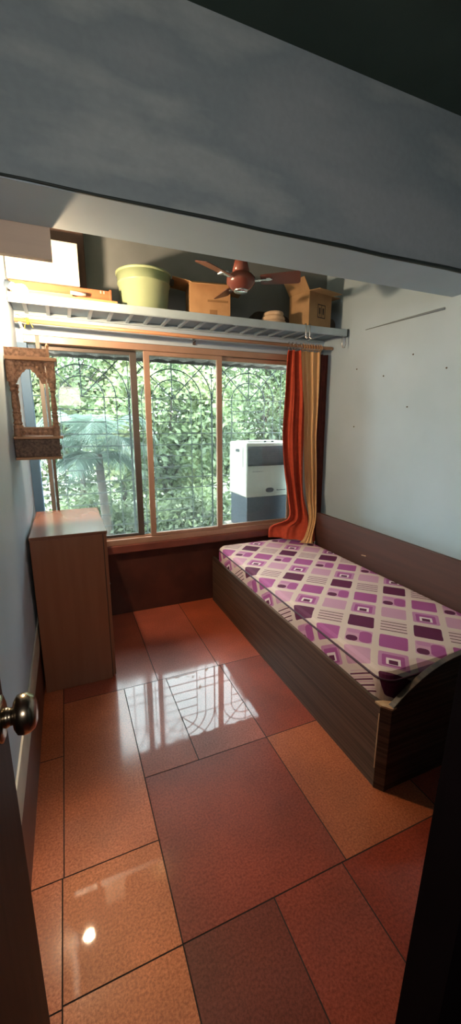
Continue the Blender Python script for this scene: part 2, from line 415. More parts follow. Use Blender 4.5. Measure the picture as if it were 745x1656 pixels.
# ------------------------------------------------------------------ outside: grill cage, roof sheet, cooler
def grill():
    t = thing('window_grill', 'black iron window grill with fan-shaped arches over horizontal bars', 'grill')
    Y = 3.86
    b = nb()
    for k in range(13):
        z = 1.685 - .1095*k
        r = 0.0048
        full = k in (2, 3, 6, 7, 10, 11, 12)
        if full: tube(b, [(-.22, Y, z), (2.2, Y, z)], r*1.1, 6)
        else:
            for cx_ in (.175, .997, 1.815): tube(b, [(cx_-.19, Y, z), (cx_+.19, Y, z)], r, 6)
    tube(b, [(-.22, Y, 1.795), (2.2, Y, 1.795)], .0042, 6)
    obj('horizontal_bars', b, 'grill', t)
    b = nb()
    for cx_ in (.175, .997, 1.815):
        for s in (-1, 1):
            for d in (.19, .295, .405):
                if -.22 < cx_+s*d < 2.2: tube(b, [(cx_+s*d, Y, .35), (cx_+s*d, Y, 1.795)], .0042, 6)
    for xx in (-.22, .585, 1.405, 2.2): tube(b, [(xx, Y, .3), (xx, Y, 2.2)], .004, 6)
    obj('vertical_bars', b, 'grill', t)
    for cx_ in (.175, .997, 1.815):
        b = nb()
        for r in (.19, .295, .405):
            pts = [(cx_+r*math.cos(PI*i/20), Y, 1.795+r*.93*math.sin(PI*i/20)) for i in range(21)]
            pts = [p for p in pts if -.22 <= p[0] <= 2.2]
            tube(b, pts, 0.0055, 6)
        for a in (45, 90, 135):
            L = .5 if a != 90 else .4
            tube(b, [(cx_, Y, 1.795), (cx_+L*math.cos(math.radians(a)), Y, 1.795+L*math.sin(math.radians(a)))], .0055, 6)
        obj('arch', b, 'grill', t, smooth=True)
    for xx in (-.22, 2.2):
        b = nb()
        for k in range(8): tube(b, [(xx, 3.3, .4+k*.24), (xx, Y, .4+k*.24)], .004, 6)
        tube(b, [(xx, 3.6, .3), (xx, 3.6, 2.16)], .004, 6)
        obj('side_bars', b, 'grill', t)
    settle(t, (1, Y, .3))
grill()
def cage_floor():
    b = nb(); box(b, (1.52, 3.30, .50), (2.25, 3.84, .53)); o = obj('cage_shelf', b, 'conc', bevel=.004)
    tag(o, 'grey slab ledge outside the window carrying the air cooler', 'ledge')
cage_floor()
b = nb()
N = 60
pts = []
for i in range(N+1):
    x = -.45 + 2.9*i/N; pts.append((x, .010*math.sin(i*1.9)))
A = [[b.verts.new((x, y, z0+dz+t_)) for x, dz in pts] for y, z0 in ((3.26, 2.20), (3.90, 2.128)) for t_ in (0, .012)]
for i in range(N):
    b.faces.new((A[0][i], A[0][i+1], A[2][i+1], A[2][i])); b.faces.new((A[1][i], A[1][i+1], A[3][i+1], A[3][i]))
    b.faces.new((A[2][i], A[2][i+1], A[3][i+1], A[3][i])); b.faces.new((A[0][i], A[0][i+1], A[1][i+1], A[1][i]))
o = obj('roof_sheet', b, 'conc', fix=True)
tag(o, 'grimy grey roof sheet projecting over the window grill', 'roof sheet')
b = nb()
for y, z in ((3.45, 2.165), (3.80, 2.128)): box(b, (-.4, y, z-.012), (2.4, y+.025, z+.012))
obj('batten', b, 'bark', o)

def cooler():
    t = thing('air_cooler', 'ivory and dark grey air cooler with louvred front standing outside behind the window', 'air cooler')
    x0, x1, y0, y1 = 1.565, 2.10, 3.36, 3.78
    b = nb(); box(b, (x0, y0, .86), (x1, y1, 1.385)); obj('body', b, 'cool_w', t, bevel=.018)
    b = nb(); box(b, (x0+.012, y0+.012, .53), (x1-.012, y1-.012, .86)); obj('water_tank', b, 'cool_b', t, bevel=.012)
    b = nb(); box(b, (x0+.015, y0-.006, 1.165), (x1-.015, y0+.01, 1.325))
    for k in range(7): box(b, (x0+.02, y0-.014, 1.172+k*.021), (x1-.02, y0-.004, 1.181+k*.021))
    obj('louvre', b, 'cool_g', t)
    b = nb(); box(b, (x0+.015, y0-.005, 1.325), (x1-.015, y0+.01, 1.352)); obj('louvre_rim', b, 'cool_b', t)
    b = nb(); box(b, (x0+.05, y0+.08, 1.384), (x1-.05, y1-.06, 1.394)); obj('lid', b, 'cool_w', t, bevel=.004)
    for dx in (.22, .30):
        b = nb(); lathe(b, [(.014, 1.383), (.014, 1.398), (.010, 1.402)], (x0+dx, y0+.045, 0), seg=14); obj('dial', b, 'cool_b', t)
    b = nb(); box(b, (x0-.003, y0+.16, 1.29), (x0+.01, y0+.25, 1.318)); obj('handle_recess', b, 'cool_g', t, bevel=.003)
    b = nb(); lathe(b, [(.5, -.006), (.5, .004)], seg=28, axis='y')
    for v in b.verts: v.co.x = v.co.x*.090 + x0+.255; v.co.z = v.co.z*.048 + .925; v.co.y += y0
    obj('badge', b, 'cool_g', t)
    b = nb()
    for i, ww in enumerate((.018, .010, .014, .016, .010, .014)): box(b, (x0+.335+i*.017, y0-.002, .915), (x0+.335+i*.017+.012, y0+.004, .915+ww*.7))
    obj('lettering', b, 'cool_b', t)
    b = nb()
    for i in range(5): box(b, (x0+.07+i*.022, y0-.002, 1.108), (x0+.085+i*.022, y0+.004, 1.114))
    obj('small_print', b, 'cool_b', t)
    b = nb(); box(b, (x0-.002, y0+.07, 1.15), (x0+.004, y0+.075, 1.34)); obj('side_groove', b, 'cool_b', t)
    settle(t, (1.8, 3.57, .53))
cooler()

# garden
sbx('ground', (-14, 3.4, -.5), (16, 22, -.4), 'soil')
def leaf_quads(bm, c, s, rnd):
    d = Vector((rnd.gauss(0, 1), rnd.gauss(0, 1), rnd.gauss(-.2, .8))).normalized()
    n = Vector((rnd.gauss(0, .7), rnd.gauss(-.5, .7), rnd.gauss(.7, .5))).normalized()
    sd = d.cross(n)
    if sd.length < .05: return
    sd.normalize(); nn = sd.cross(d)
    L = s*rnd.uniform(.7, 1.4); W = L*.28
    p0 = c; p1 = c + d*L*.45 + sd*W + nn*W*.3; p2 = c + d*L; p3 = c + d*L*.45 - sd*W + nn*W*.3; pm = c + d*L*.5
    v = [bm.verts.new(p) for p in (p0, p1, p2, p3)]
    bm.faces.new((v[0], v[1], v[2])); bm.faces.new((v[0], v[2], v[3]))
def tree(label, c, rad, n, s, m, seed, trunk=.05, clumps=26):
    r = random.Random(seed)
    t = thing('leafy_tree', label, 'tree', 'garden trees outside the window')
    cz = c[2]
    b = nb(); top = Vector(c)
    base_ = Vector((c[0]+r.uniform(-.2, .2), c[1], -.4))
    tube(b, [base_, base_.lerp(top, .4)+Vector((.06, .02, 0)), base_.lerp(top, .75)+Vector((-.05, 0, 0)), top+Vector((0, 0, rad[2]*.6))], [trunk, trunk*.8, trunk*.55, trunk*.2], 8)
    cl = []
    for _ in range(clumps):
        d = Vector((r.gauss(0, 1), r.gauss(0, 1), r.gauss(0, 1))).normalized()*r.uniform(.35, 1)**.5
        p = top + Vector((d.x*rad[0], d.y*rad[1], d.z*rad[2])); cl.append(p)
        q = base_.lerp(top, r.uniform(.45, .95))
        tube(b, [q, q.lerp(p, .5)+Vector((0, 0, .08)), p], [trunk*.3, trunk*.18, trunk*.06], 5, cap=False)
    obj('trunk', b, 'bark', t, smooth=True)
    b = nb()
    for _ in range(n):
        p = r.choice(cl); rr = .25*min(rad[0], rad[2])*.9
        q = p + Vector((r.gauss(0, 1)*rr, r.gauss(0, 1)*rr, r.gauss(0, 1)*rr*.8))
        leaf_quads(b, q, s, r)
    obj('foliage', b, m, t, fix=False)
    settle(t, tuple(base_))
tree('light green bushy tree in the garden behind the middle window pane', (1.55, 6.0, 1.35), (.95, .6, 1.15), 8000, .10, 'leaf2', 1)
tree('dark green tree in the garden behind the right window pane', (3.3, 6.4, 1.7), (1.1, .6, 1.25), 8500, .09, 'leaf', 2)
tree('broad green tree high behind the left window pane', (.25, 7.2, 2.3), (1.3, .7, .85), 7000, .10, 'leaf2', 3)
tree('green tree filling the gap between the middle and right window panes', (2.5, 7.4, 1.9), (1.2, .6, 1.5), 8000, .10, 'leaf', 4)
tree('low shrub at the foot of the middle window pane', (1.25, 5.0, .15), (.9, .45, .55), 6500, .07, 'leaf', 5, .03)
tree('low shrub at the foot of the left window pane', (.10, 5.3, .1), (.7, .4, .55), 5500, .07, 'leaf', 6, .03)
tree('tall green tree at the far right beyond the curtain', (4.9, 7.6, 1.9), (1.3, .7, 1.6), 6000, .11, 'leaf2', 8)
tree('distant pale green tree behind the garden palm', (-.9, 8.2, 1.5), (1.2, .7, 1.4), 6000, .11, 'leaf2', 9)
tree('distant dense green tree closing the garden view', (1.1, 9.0, 1.3), (1.9, .7, 1.7), 8000, .12, 'leaf', 10, .07)
tree('distant dark tree closing the garden view on the right', (4.4, 9.6, 1.5), (2.0, .7, 1.8), 8000, .12, 'leaf', 11, .07)

def palm():
    t = thing('palm', 'grey-green feather palm with arching fronds behind the left window pane', 'palm')
    r = random.Random(5); cx_, cy_, cz_ = .34, 4.75, 1.22
    b = nb(); tube(b, [(cx_, cy_, -.4), (cx_+.05, cy_, .3), (cx_, cy_, cz_)], [.07, .055, .045], 10); obj('trunk', b, 'bark', t, smooth=True)
    for k in range(12):
        a = 2*PI*k/12 + r.uniform(-.15, .15); L = r.uniform(.55, .8); h = (.95, .55, .12)[k % 3]*r.uniform(.85, 1.15)
        b = nb(); o_ = Vector((cx_, cy_, cz_)); pts = []
        for i in range(15):
            s = i/14
            pts.append(o_ + Vector((math.cos(a)*L*s, math.sin(a)*L*s*.6, h*(1.5*s - 1.1*s*s) - .35*s**3)))
        tube(b, pts, [.009*(1-i/17) for i in range(15)], 5)
        for i in range(3, 30):
            s = i/30*14; i0 = min(int(s), 13); p = pts[i0].lerp(pts[i0+1], s-i0)
            tn = (pts[i0+1]-pts[i0]).normalized(); sd = tn.cross(Vector((0, 0, 1)))
            if sd.length < .1: sd = Vector((-math.sin(a), math.cos(a), 0))
            sd.normalize(); ln = .36*math.sin(PI*min(1, .2+i/36))
            for g in (-1, 1):
                d = (sd*g + tn*.6 + Vector((0, 0, -.30+r.uniform(-.1, .1)))).normalized()
                wv = tn*.0075
                v = [b.verts.new(q) for q in (p-wv, p+wv, p+d*ln*.5+wv*1.6+Vector((0, 0, -.01)), p+d*ln+Vector((0, 0, -.07)), p+d*ln*.5-wv*1.6+Vector((0, 0, -.01)))]
                b.faces.new(v)
        obj('frond', b, 'palm', t, fix=False)
    settle(t, (cx_, cy_, -.4))
palm()

# ------------------------------------------------------------------ cabinet
def cabinet():
    t = thing('cabinet', 'plain brown laminate cabinet with glossy top standing by the left wall under the window', 'cabinet')
    x0, x1, y0, y1, h = -.222, .178, 2.285, 2.99, .955
    b = nb(); box(b, (x0, y0, .0), (x1-.022, y1, h-.02)); obj('body', b, 'cabinet', t, bevel=.002)
    bx('top_panel', (x0-.003, y0-.004, h-.019), (x1+.004, y1, h), 'cabtop', t, .003)
    b = nb(); box(b, (x1-.022, y0+.002, .01), (x1-.018, y1-.002, h-.02)); obj('door_gap', b, 'ink', t)
    ym = (y0+y1)/2
    for ya, yb, hy in ((y0+.003, ym-.002, ym-.04), (ym+.002, y1-.003, ym+.04)):
        d = bx('door', (x1-.018, ya, .02), (x1, yb, h-.022), 'cabinet', t, .002)
        b = nb(); lathe(b, [(.006, x1), (.006, x1+.012), (.013, x1+.02), (.009, x1+.028)], (0, hy, .5), axis='x', seg=14); obj('knob', b, 'chrome', d, smooth=True)
    settle(t, (-.02, 2.64, 0))
cabinet()

# ------------------------------------------------------------------ bed
def bed():
    t = thing('bed', 'single box bed with brown striped laminate sides and low back panel along the right wall', 'bed')
    X0, X1, Y0, Y1, Z = 1.12, 1.99, 1.03, 3.10, .412
    bx('side_panel', (X0, Y0+.03, 0), (X0+.022, Y1, Z), 'bedfront', t, .002)
    # curved end panel
    poly = [(X0+.028, 0), (X1+.02, 0), (X1+.02, .60)]
    for i in range(14):
        s = i/13; poly.append((X1-.02-s*(X1-.02-X0-.055), .60 - .055*s - .115*max(0, (s-.55)/.45)**2.2))
    poly.append((X0+.03, .412))
    b = nb(); prism(b, poly, Y0-.005, Y0+.022); obj('end_panel', b, 'bedend', t, bevel=.002)
    b = nb(); prism(b, [(X0-.002, Y0+.03), (X0+.024, Y0-.006), (X0+.034, Y0-.006), (X0+.034, Y0+.03)], 0, .405, 'xy'); obj('corner_strip', b, 'bedend', t)
    b = nb(); prism(b, [(X0-.004, Y0+.06), (X0-.002, Y0+.028), (X0+.026, Y0-.008), (X0+.075, Y0-.002), (X0+.06, Y0+.03), (X0+.03, Y0+.05)], .4055, .4135, 'xy')
    q = obj('broken_edge', b, 'rawwood', t); q['label'] = 'pale broken veneer at the corner'
    b = nb(); box(b, (X0-.0025, Y0+.032, .10), (X0+.0005, Y0+.036, .37)); q = obj('chipped_strip', b, 'rawwood', t)
    bx('base_board', (X0+.022, Y0+.022, .20), (X1, Y1, .355), 'bedend', t)
    bx('far_panel', (X0+.022, Y1-.02, 0), (X1, Y1-.001, .40), 'bedfront', t)
    # back panel, leaning very slightly
    b = nb(); vs = box(b, (0, 1.0, .0), (.028, 2.80, .80))
    for v in b.verts: v.co.x += 1.975 + v.co.z*.02
    hb = obj('back_panel', b, 'headboard', t, bevel=.004)
    b = nb(); prism(b, [(2.155, .598), (2.20, .592), (2.202, .597), (2.158, .604)], 1.984, 1.988, 'yz'); q = obj('scratch', b, 'rawwood', hb); q['label'] = 'small pale scratch'
    settle(t, (1.55, 2.05, 0))
bed()
def mattress():
    t = thing('mattress', 'single mattress in cream cover with purple and maroon squares lying on the box bed', 'mattress')
    x0, x1, y0, y1, z0, z1 = 1.135, 1.968, 1.062, 3.03, .358, .535
    b = nb(); nx, ny = 16, 36
    r = .045
    def prof(u, v):   # rounded-rect outline
        return u, v
    rings = []
    rows = [(0.02, z0), (.004, z0+.02), (0, z0+.05), (0, z1-.055), (.004, z1-.03), (.014, z1-.013), (.03, z1-.003), (.06, z1)]
    def outline(ins):
        pts = []; R = max(.07-ins, .01)
        for cx_, cy_, a0 in ((x1-ins-R, y1-ins-R, 0), (x0+ins+R, y1-ins-R, 90), (x0+ins+R, y0+ins+R, 180), (x1-ins-R, y0+ins+R, 270)):
            for i in range(7):
                a = math.radians(a0+15*i); pts.append((cx_+R*math.cos(a), cy_+R*math.sin(a)))
        return pts
    for ins, z in rows: rings.append([b.verts.new((p[0], p[1], z)) for p in outline(ins)])
    for A, B in zip(rings, rings[1:]):
        for i in range(len(A)): b.faces.new((A[i], A[(i+1) % len(A)], B[(i+1) % len(A)], B[i]))
    b.faces.new(rings[0][::-1]); b.faces.new(rings[-1])
    obj('mattress_cover', b, 'mattress', t, smooth=False)
    for zz, ins in ((z1-.030, .001), (z0+.045, -.002)):
        b = nb(); tube(b, [(p[0], p[1], zz) for p in outline(ins)], .0052, 6, closed=True); obj('piping', b, 'piping', t, smooth=True)
    settle(t, (1.55, 2.05, .36))
mattress()

# ------------------------------------------------------------------ curtains and rod
def cloth(name, rows, folds, amp, m, label, ns=72, seed=1, sub=10):
    r = random.Random(seed); ph = r.uniform(0, 6)
    rows = [(Vector(p), Vector(q), a) for p, q, a in rows]
    # catmull interpolation along rows
    fine = []
    n = len(rows)
    for i in range(n-1):
        for k in range(sub):
            s = k/sub; out = []
            for c in (0, 1):
                P0 = rows[max(i-1, 0)][c]; P1 = rows[i][c]; P2 = rows[i+1][c]; P3 = rows[min(i+2, n-1)][c]
                out.append(.5*((2*P1)+(P2-P0)*s+(2*P0-5*P1+4*P2-P3)*s*s+(3*P1-P0-3*P2+P3)*s**3))
            fine.append((out[0], out[1], rows[i][2]*(1-s)+rows[i+1][2]*s))
    fine.append(rows[-1])
    b = nb(); grid = []
    for ri, (P, Q, a) in enumerate(fine):
        d = (Q-P); nrm = d.cross(Vector((0, 0, 1)))
        nrm = nrm.normalized() if nrm.length > 1e-6 else Vector((0, -1, 0))
        row = []
        for s in range(ns+1):
            u = s/ns
            w_ = math.sin(2*PI*folds*u+ph+.5*math.sin(ri*.07)) + .35*math.sin(2*PI*folds*2.3*u+ph*2+ri*.05)
            row.append(b.verts.new(P + d*u + nrm*a*amp*w_ + d.normalized()*.006*math.cos(2*PI*folds*u+ph)))
        grid.append(row)
    for A, B in zip(grid, grid[1:]):
        for s in range(ns): b.faces.new((A[s], A[s+1], B[s+1], B[s]))
    o = obj(name, b, m, smooth=True)
    so = o.modifiers.new('thickness', 'SOLIDIFY'); so.thickness = .0025
    return tag(o, label, 'curtain')
YR = 3.0
red = cloth('curtain', [((1.765, YR, 2.155), (1.905, YR, 2.155), 1), ((1.755, YR, 2.10), (1.915, YR, 2.10), 1), ((1.745, YR, 1.8), (1.955, YR, 1.8), 1), ((1.73, YR, 1.48), (1.965, YR, 1.48), 1), ((1.75, 2.99, 1.18), (1.965, 2.99, 1.18), 1),
     ((1.79, 2.98, .93), (1.98, 2.98, .93), 1), ((1.79, 2.95, .74), (1.99, 2.90, .72), .8), ((1.625, 2.97, .672), (1.985, 2.82, .63), .6), ((1.61, 2.97, .575), (1.92, 2.72, .556), .45)],
     2.6, .024, 'red', 'red-orange cloth curtain gathered at the right of the window, its hem spread on the bed', seed=3)
tan_ = cloth('curtain', [((1.905, YR, 2.155), (2.095, YR, 2.155), 1), ((1.915, YR, 2.0), (2.10, YR, 2.0), 1), ((1.955, YR, 1.7), (2.10, YR, 1.7), 1), ((1.965, YR, 1.45), (2.095, YR, 1.45), 1), ((1.985, 3.0, 1.15), (2.115, 3.0, 1.15), 1),
     ((2.0, 2.985, .93), (2.115, 2.985, .93), .9), ((1.985, 2.90, .72), (2.06, 2.90, .72), .6), ((1.86, 2.77, .60), (1.935, 2.76, .60), .4), ((1.80, 2.76, .553), (1.905, 2.715, .548), .3)],
     3.1, .012, 'tan', 'tan striped cloth curtain hanging between the red and the dark maroon one', seed=5)
mar = cloth('curtain', [((2.09, 3.05, 2.15), (2.205, 3.05, 2.15), 1), ((2.09, 3.05, 1.5), (2.208, 3.05, 1.5), 1), ((2.10, 3.05, 1.0), (2.212, 3.05, 1.0), 1), ((2.11, 3.05, .45), (2.212, 3.05, .45), 1)], 2.2, .012, 'maroon',
     'dark maroon curtain hanging in the corner against the right wall', seed=8)
def rod():
    t = thing('curtain_rod', 'long varnished wooden curtain rod under the storage shelf', 'curtain rod')
    b = nb(); tube(b, [(-.23, YR, 2.20), (1.0, YR, 2.192), (2.21, YR, 2.195)], .0135, 12); obj('pole', b, 'rod', t, smooth=True)
    for x in (-.20, 1.0, 2.195):
        b = nb(); box(b, (x-.008, YR-.004, 2.182), (x+.008, 3.139, 2.192)); box(b, (x-.012, 3.130, 2.16), (x+.012, 3.139, 2.215)); obj('bracket', b, 'chrome', t)
    settle(t, (1., YR, 2.2))
rod()
def ring(x, z=2.186):
    b = nb(); tube(b, [(x+.004*math.sin(a*2), YR+.021*math.cos(a), 2.193+.024*math.sin(a)) for a in [2*PI*i/16 for i in range(16)]], .0022, 5, closed=True)
    tube(b, [(x, YR, 2.169), (x, YR-.004, 2.155), (x, YR, 2.148)], .0018, 5)
    o = obj('curtain_ring', b, 'tan' if x > 1.9 else 'chrome', smooth=True)
    o.data.transform(Matrix.Translation((-x, -YR, -2.2))); o.location = (x, YR, 2.2)
    return o
xs = [1.775, 1.81, 1.845, 1.89, 1.915, 1.94, 1.965, 1.99, 2.015, 2.045, 2.07, 2.09]
for i, x in enumerate(xs):
    o = ring(x)
    if x < 1.9: tag(o, 'silver metal ring holding the red-orange curtain on the rod', 'curtain ring', 'rings of the red curtain')
    else: tag(o, 'cloth-coloured ring holding the tan curtain on the rod', 'curtain ring', 'rings of the tan curtain')
b = nb()
for k in range(3): tube(b, [(-.16+k*.006, YR+.018*math.cos(a), 2.198+.019*math.sin(a)) for a in [2*PI*i/14 for i in range(14)]], .0028, 5, closed=True)
tube(b, [(-.155, YR-.02, 2.20), (-.17, YR-.03, 2.17), (-.175, YR-.025, 2.145)], .002, 5)
tube(b, [(-.15, YR-.02, 2.20), (-.135, YR-.03, 2.18), (-.125, YR-.03, 2.155)], .002, 5)
tube(b, [(-.155, YR-.01, 2.21), (-.19, YR-.03, 2.215), (-.21, YR-.04, 2.225)], .002, 5)
tag(obj('rope', b, 'rope', smooth=True), 'knotted yellow rope tied round the left end of the curtain rod', 'rope')

# ------------------------------------------------------------------ storage shelf above the window
def shelf():
    t = thing('storage_shelf', 'long blue-grey slatted steel loft shelf across the wall above the window', 'shelf')
    y0, y1 = 2.79, 3.135
    b = nb()
    prof = [(y0, 2.258), (y0+.006, 2.252), (y0+.016, 2.252), (y0+.016, 2.302), (y0, 2.306)]
    prism(b, [(p[0], p[1]) for p in prof], XL+.004, 2.195, 'yz'); obj('front_rail', b, 'steel', t, bevel=.003)
    b = nb(); prism(b, [(2.195, 2.25), (2.207, 2.252), (2.207, 2.31), (2.195, 2.308)], y0, y0+.03); obj('end_cap', b, 'grill', t)
    bx('back_rail', (XL+.004, y1-.012, 2.262), (2.20, y1, 2.285), 'steel', t)
    bx('shelf_board', (XL+.004, y0+.017, 2.286), (2.20, y1, 2.300), 'steel_panel', t)
    x = -.17
    while x < 2.15:
        bx('slat', (x, y0+.017, 2.270), (x+.022, y1-.013, 2.2855), 'steel', t); x += .1295
    settle(t, (1., 3.0, 2.25))
shelf()
for k, (x, d) in enumerate(((1.795, 0), (1.83, 1))):
    b = nb(); tube(b, [(x, 2.80, 2.312), (x, 2.782, 2.311), (x, 2.780, 2.25), (x, 2.783, 2.215), (x+.006, 2.77, 2.205), (x+.008, 2.76, 2.22)], .0032, 6)
    tag(obj('hook', b, 'chrome', smooth=True), ['left', 'right'][d]+' one of the two metal hooks hung side by side on the shelf front', 'hook', 'hooks on the shelf front')
b = nb(); tube(b, [(2.15, 2.795, 2.255), (2.15, 2.79, 2.19), (2.158, 2.79, 2.165), (2.178, 2.79, 2.165), (2.185, 2.79, 2.19), (2.185, 2.795, 2.255)], .003, 6)
tag(obj('wire_loop', b, 'chrome', smooth=True), 'bent wire loop hanging from the right end of the shelf', 'wire')

SZ = 2.3005
b = nb(); box(b, (-.225, 2.86, SZ), (.352, 3.02, 2.392)); box(b, (.345, 2.852, SZ+.02), (.36, 3.02, 2.398))
cr = tag(obj('wooden_crate', b, 'crate', bevel=.003), 'long red-brown wooden crate at the left end of the shelf, under a white box', 'crate')
for k in range(2):
    b = nb(); box(b, (.29+.02*k, 2.857, 2.372), (.296+.02*k, 2.861, 2.388)); obj('staple', b, 'cream', cr)
b = nb(); box(b, (-.21, 2.815, SZ), (.39, 2.852, 2.325)); box(b, (-.2, 2.815, 2.325), (.12, 2.85, 2.335))
tag(obj('plank', b, 'plank', bevel=.003), 'pale orange plank lying along the shelf in front of the red-brown crate', 'plank')
b = nb(); tube(b, [(.11, 2.83, 2.348), (.20, 2.828, 2.345)], .011, 10)
tag(obj('white_stick', b, 'white', smooth=True), 'short white stick lying on the pale orange plank', 'stick')
b = nb(); box(b, (-.235, 2.865, 2.399), (.172, 2.96, 2.64)); tag(obj('white_box', b, 'white', bevel=.004), 'bright white flat box standing on the red-brown crate beside the bulb', 'box')
b = nb(); box(b, (-.2, 2.97, 2.399), (.22, 3.12, 2.86)); tag(obj('brown_carton', b, 'brownbox', bevel=.004), 'dark brown tall carton standing behind the white box', 'box')
b = nb(); box(b, (XL+.002, 1.862, 2.186), (.016, 1.895, 2.42)); tag(obj('wooden_board', b, 'ply', bevel=.002), 'grey-brown board fixed behind the beam at the upper left', 'board')

def tub():
    t = thing('plastic_tub', 'round pale green plastic tub standing on the shelf between crate and carton', 'tub')
    c = (.59, 2.95, 0)
    b = nb(); lathe(b, [(.001, 2.308), (.001, 2.303), (.145, 2.302), (.153, 2.308), (.170, 2.47), (.177, 2.473), (.177, 2.483), (.174, 2.486), (.180, 2.535), (.173, 2.535), (.165, 2.48), (.135, 2.32)], c, seg=40)
    obj('bucket_body', b, 'tub', t, smooth=True)
    b = nb(); lathe(b, [(.180, 2.532), (.186, 2.536), (.186, 2.544), (.180, 2.549), (.174, 2.547), (.174, 2.534)], c, seg=40); obj('rim', b, 'tub', t, smooth=True)
    b = nb(); box(b, (c[0]+.16, c[1]-.05, 2.49), (c[0]+.20, c[1]-.02, 2.53)); obj('handle', b, 'darkcloth', t, bevel=.005)
    settle(t, (c[0], c[1], 2.3))
tub()

def carton(label, c, size, rz, m, flaps, mark=False, name='cardboard_box'):
    t = thing(name, label, 'cardboard box', 'open cartons on the shelf')
    w_, d_, h_ = size; th = .004
    R = Matrix.Rotation(rz, 4, 'Z'); T = Matrix.Translation(c) @ R
    b = nb()
    box(b, (-w_/2, -d_/2, 0), (w_/2, -d_/2+th, h_)); box(b, (-w_/2, d_/2-th, 0), (w_/2, d_/2, h_))
    box(b, (-w_/2, -d_/2+th, 0), (-w_/2+th, d_/2-th, h_)); box(b, (w_/2-th, -d_/2+th, 0), (w_/2, d_/2-th, h_)); box(b, (-w_/2+th, -d_/2+th, 0), (w_/2-th, d_/2-th, th))
    o = obj('carton_body', b, m, t); o.data.transform(T)
    for side, ang in flaps:     # ang from vertical, outward positive
        b = nb(); L = d_*.48
        if side in 'fb':
            box(b, (-w_/2, -.002, 0), (w_/2, .002, L)); M4 = Matrix.Rotation(math.radians(ang)*(1 if side == 'f' else -1), 4, 'X'); off = Vector((0, (-d_/2+.002) if side == 'f' else (d_/2-.002), h_))
        else:
            box(b, (-.002, -d_/2, 0), (.002, d_/2, w_*.42)); M4 = Matrix.Rotation(math.radians(ang)*(-1 if side == 'l' else 1), 4, 'Y'); off = Vector(((-w_/2+.002) if side == 'l' else (w_/2-.002), 0, h_))
        o = obj('flap', b, m, t); o.data.transform(T @ Matrix.Translation(off) @ M4)
    if mark:
        b = nb(); e = -d_/2-.0008
        mx = w_*.05
        for a, c2 in (((mx-.045, .085), (mx+.045, .092)), ((mx-.045, .178), (mx+.045, .185)), ((mx-.045, .085), (mx-.039, .185)), ((mx+.039, .085), (mx+.045, .185)), ((mx-.003, .085), (mx+.003, .185)),
                      ((mx-.03, .115), (mx-.012, .16)), ((mx+.012, .115), (mx+.03, .16)), ((mx-.023, .098), (mx-.018, .12)), ((mx+.018, .098), (mx+.023, .12))):
            box(b, (a[0], e, a[1]), (c2[0], e+.001, c2[1]))
        o = obj('printed_mark', b, 'ink', t); o.data.transform(T)
    else:
        b = nb(); e = -d_/2-.0008
        box(b, (-.005, e, 0), (.05, e+.001, .05)); box(b, (-.02, e, .10), (.13, e+.001, .115))
        o = obj('printed_mark', b, mat('faded_print', (.3, .16, .07), (.26, .14, .06), 9, .9), t); o.data.transform(T)
    settle(t, c)
carton('brown cardboard carton with half-open flaps in the middle of the shelf below the fan', (1.055, 2.965, SZ), (.29, .23, .225), math.radians(-9), 'card', [('f', 112), ('b', 55), ('l', 80), ('r', 98)])
carton('tan cardboard carton with raised flaps and dark printed symbol near the right shelf end', (1.945, 2.965, SZ), (.26, .22, .265), math.radians(14), 'card2', [('f', 95), ('b', 10), ('l', 38), ('r', 88)], True)
b = nb()
for k in range(3):
    tube(b, [(1.585+(.085-.012*k)*math.cos(a), 2.93+.075*math.sin(a), SZ+.021+.032*k) for a in [2*PI*i/24 for i in range(24)]], .021-.002*k, 8, closed=True)
lathe(b, [(.07, SZ+.01), (.075, SZ+.06), (.05, SZ+.10), (.01, SZ+.108)], (1.585, 2.93, 0), seg=20)
tag(obj('rolled_cloth', b, 'roll', smooth=True), 'cream coiled cloth bundle lying on the shelf between the two cartons', 'cloth bundle')
def lump(name, label, c, r3, m, seed, cat='bag'):
    b = nb(); bmesh.ops.create_icosphere(b, subdivisions=4, radius=1); rr = random.Random(seed); k = [Vector((rr.uniform(-3, 3), rr.uniform(-3, 3), rr.uniform(-3, 3))) for _ in range(5)]
    for v in b.verts:
        s = 1 + sum(math.sin(v.co.dot(q)+i) for i, q in enumerate(k))*.045
        p = v.co.normalized()
        e = .6
        p = Vector([math.copysign(abs(x)**e, x) for x in p])*.8
        v.co = Vector((p.x*r3[0], p.y*r3[1], max(p.z, -.62)*r3[2]))*s + Vector(c)
    mz = min(v.co.z for v in b.verts)
    for v in b.verts: v.co.z += SZ - mz
    return tag(obj(name, b, m, smooth=True), label, cat)
lump('cloth_bag', 'dark brown cloth bag lying on the shelf behind the cream bundle', (1.62, 3.055, 2.36), (.22, .075, .09), 'darkcloth', 3)
lump('small_dark_lump', 'small dark lump at the right end of the shelf beside the tan carton', (2.135, 2.96, 2.36), (.055, .08, .075), 'darkcloth', 9)  # rounded dark shape added at the shelf end

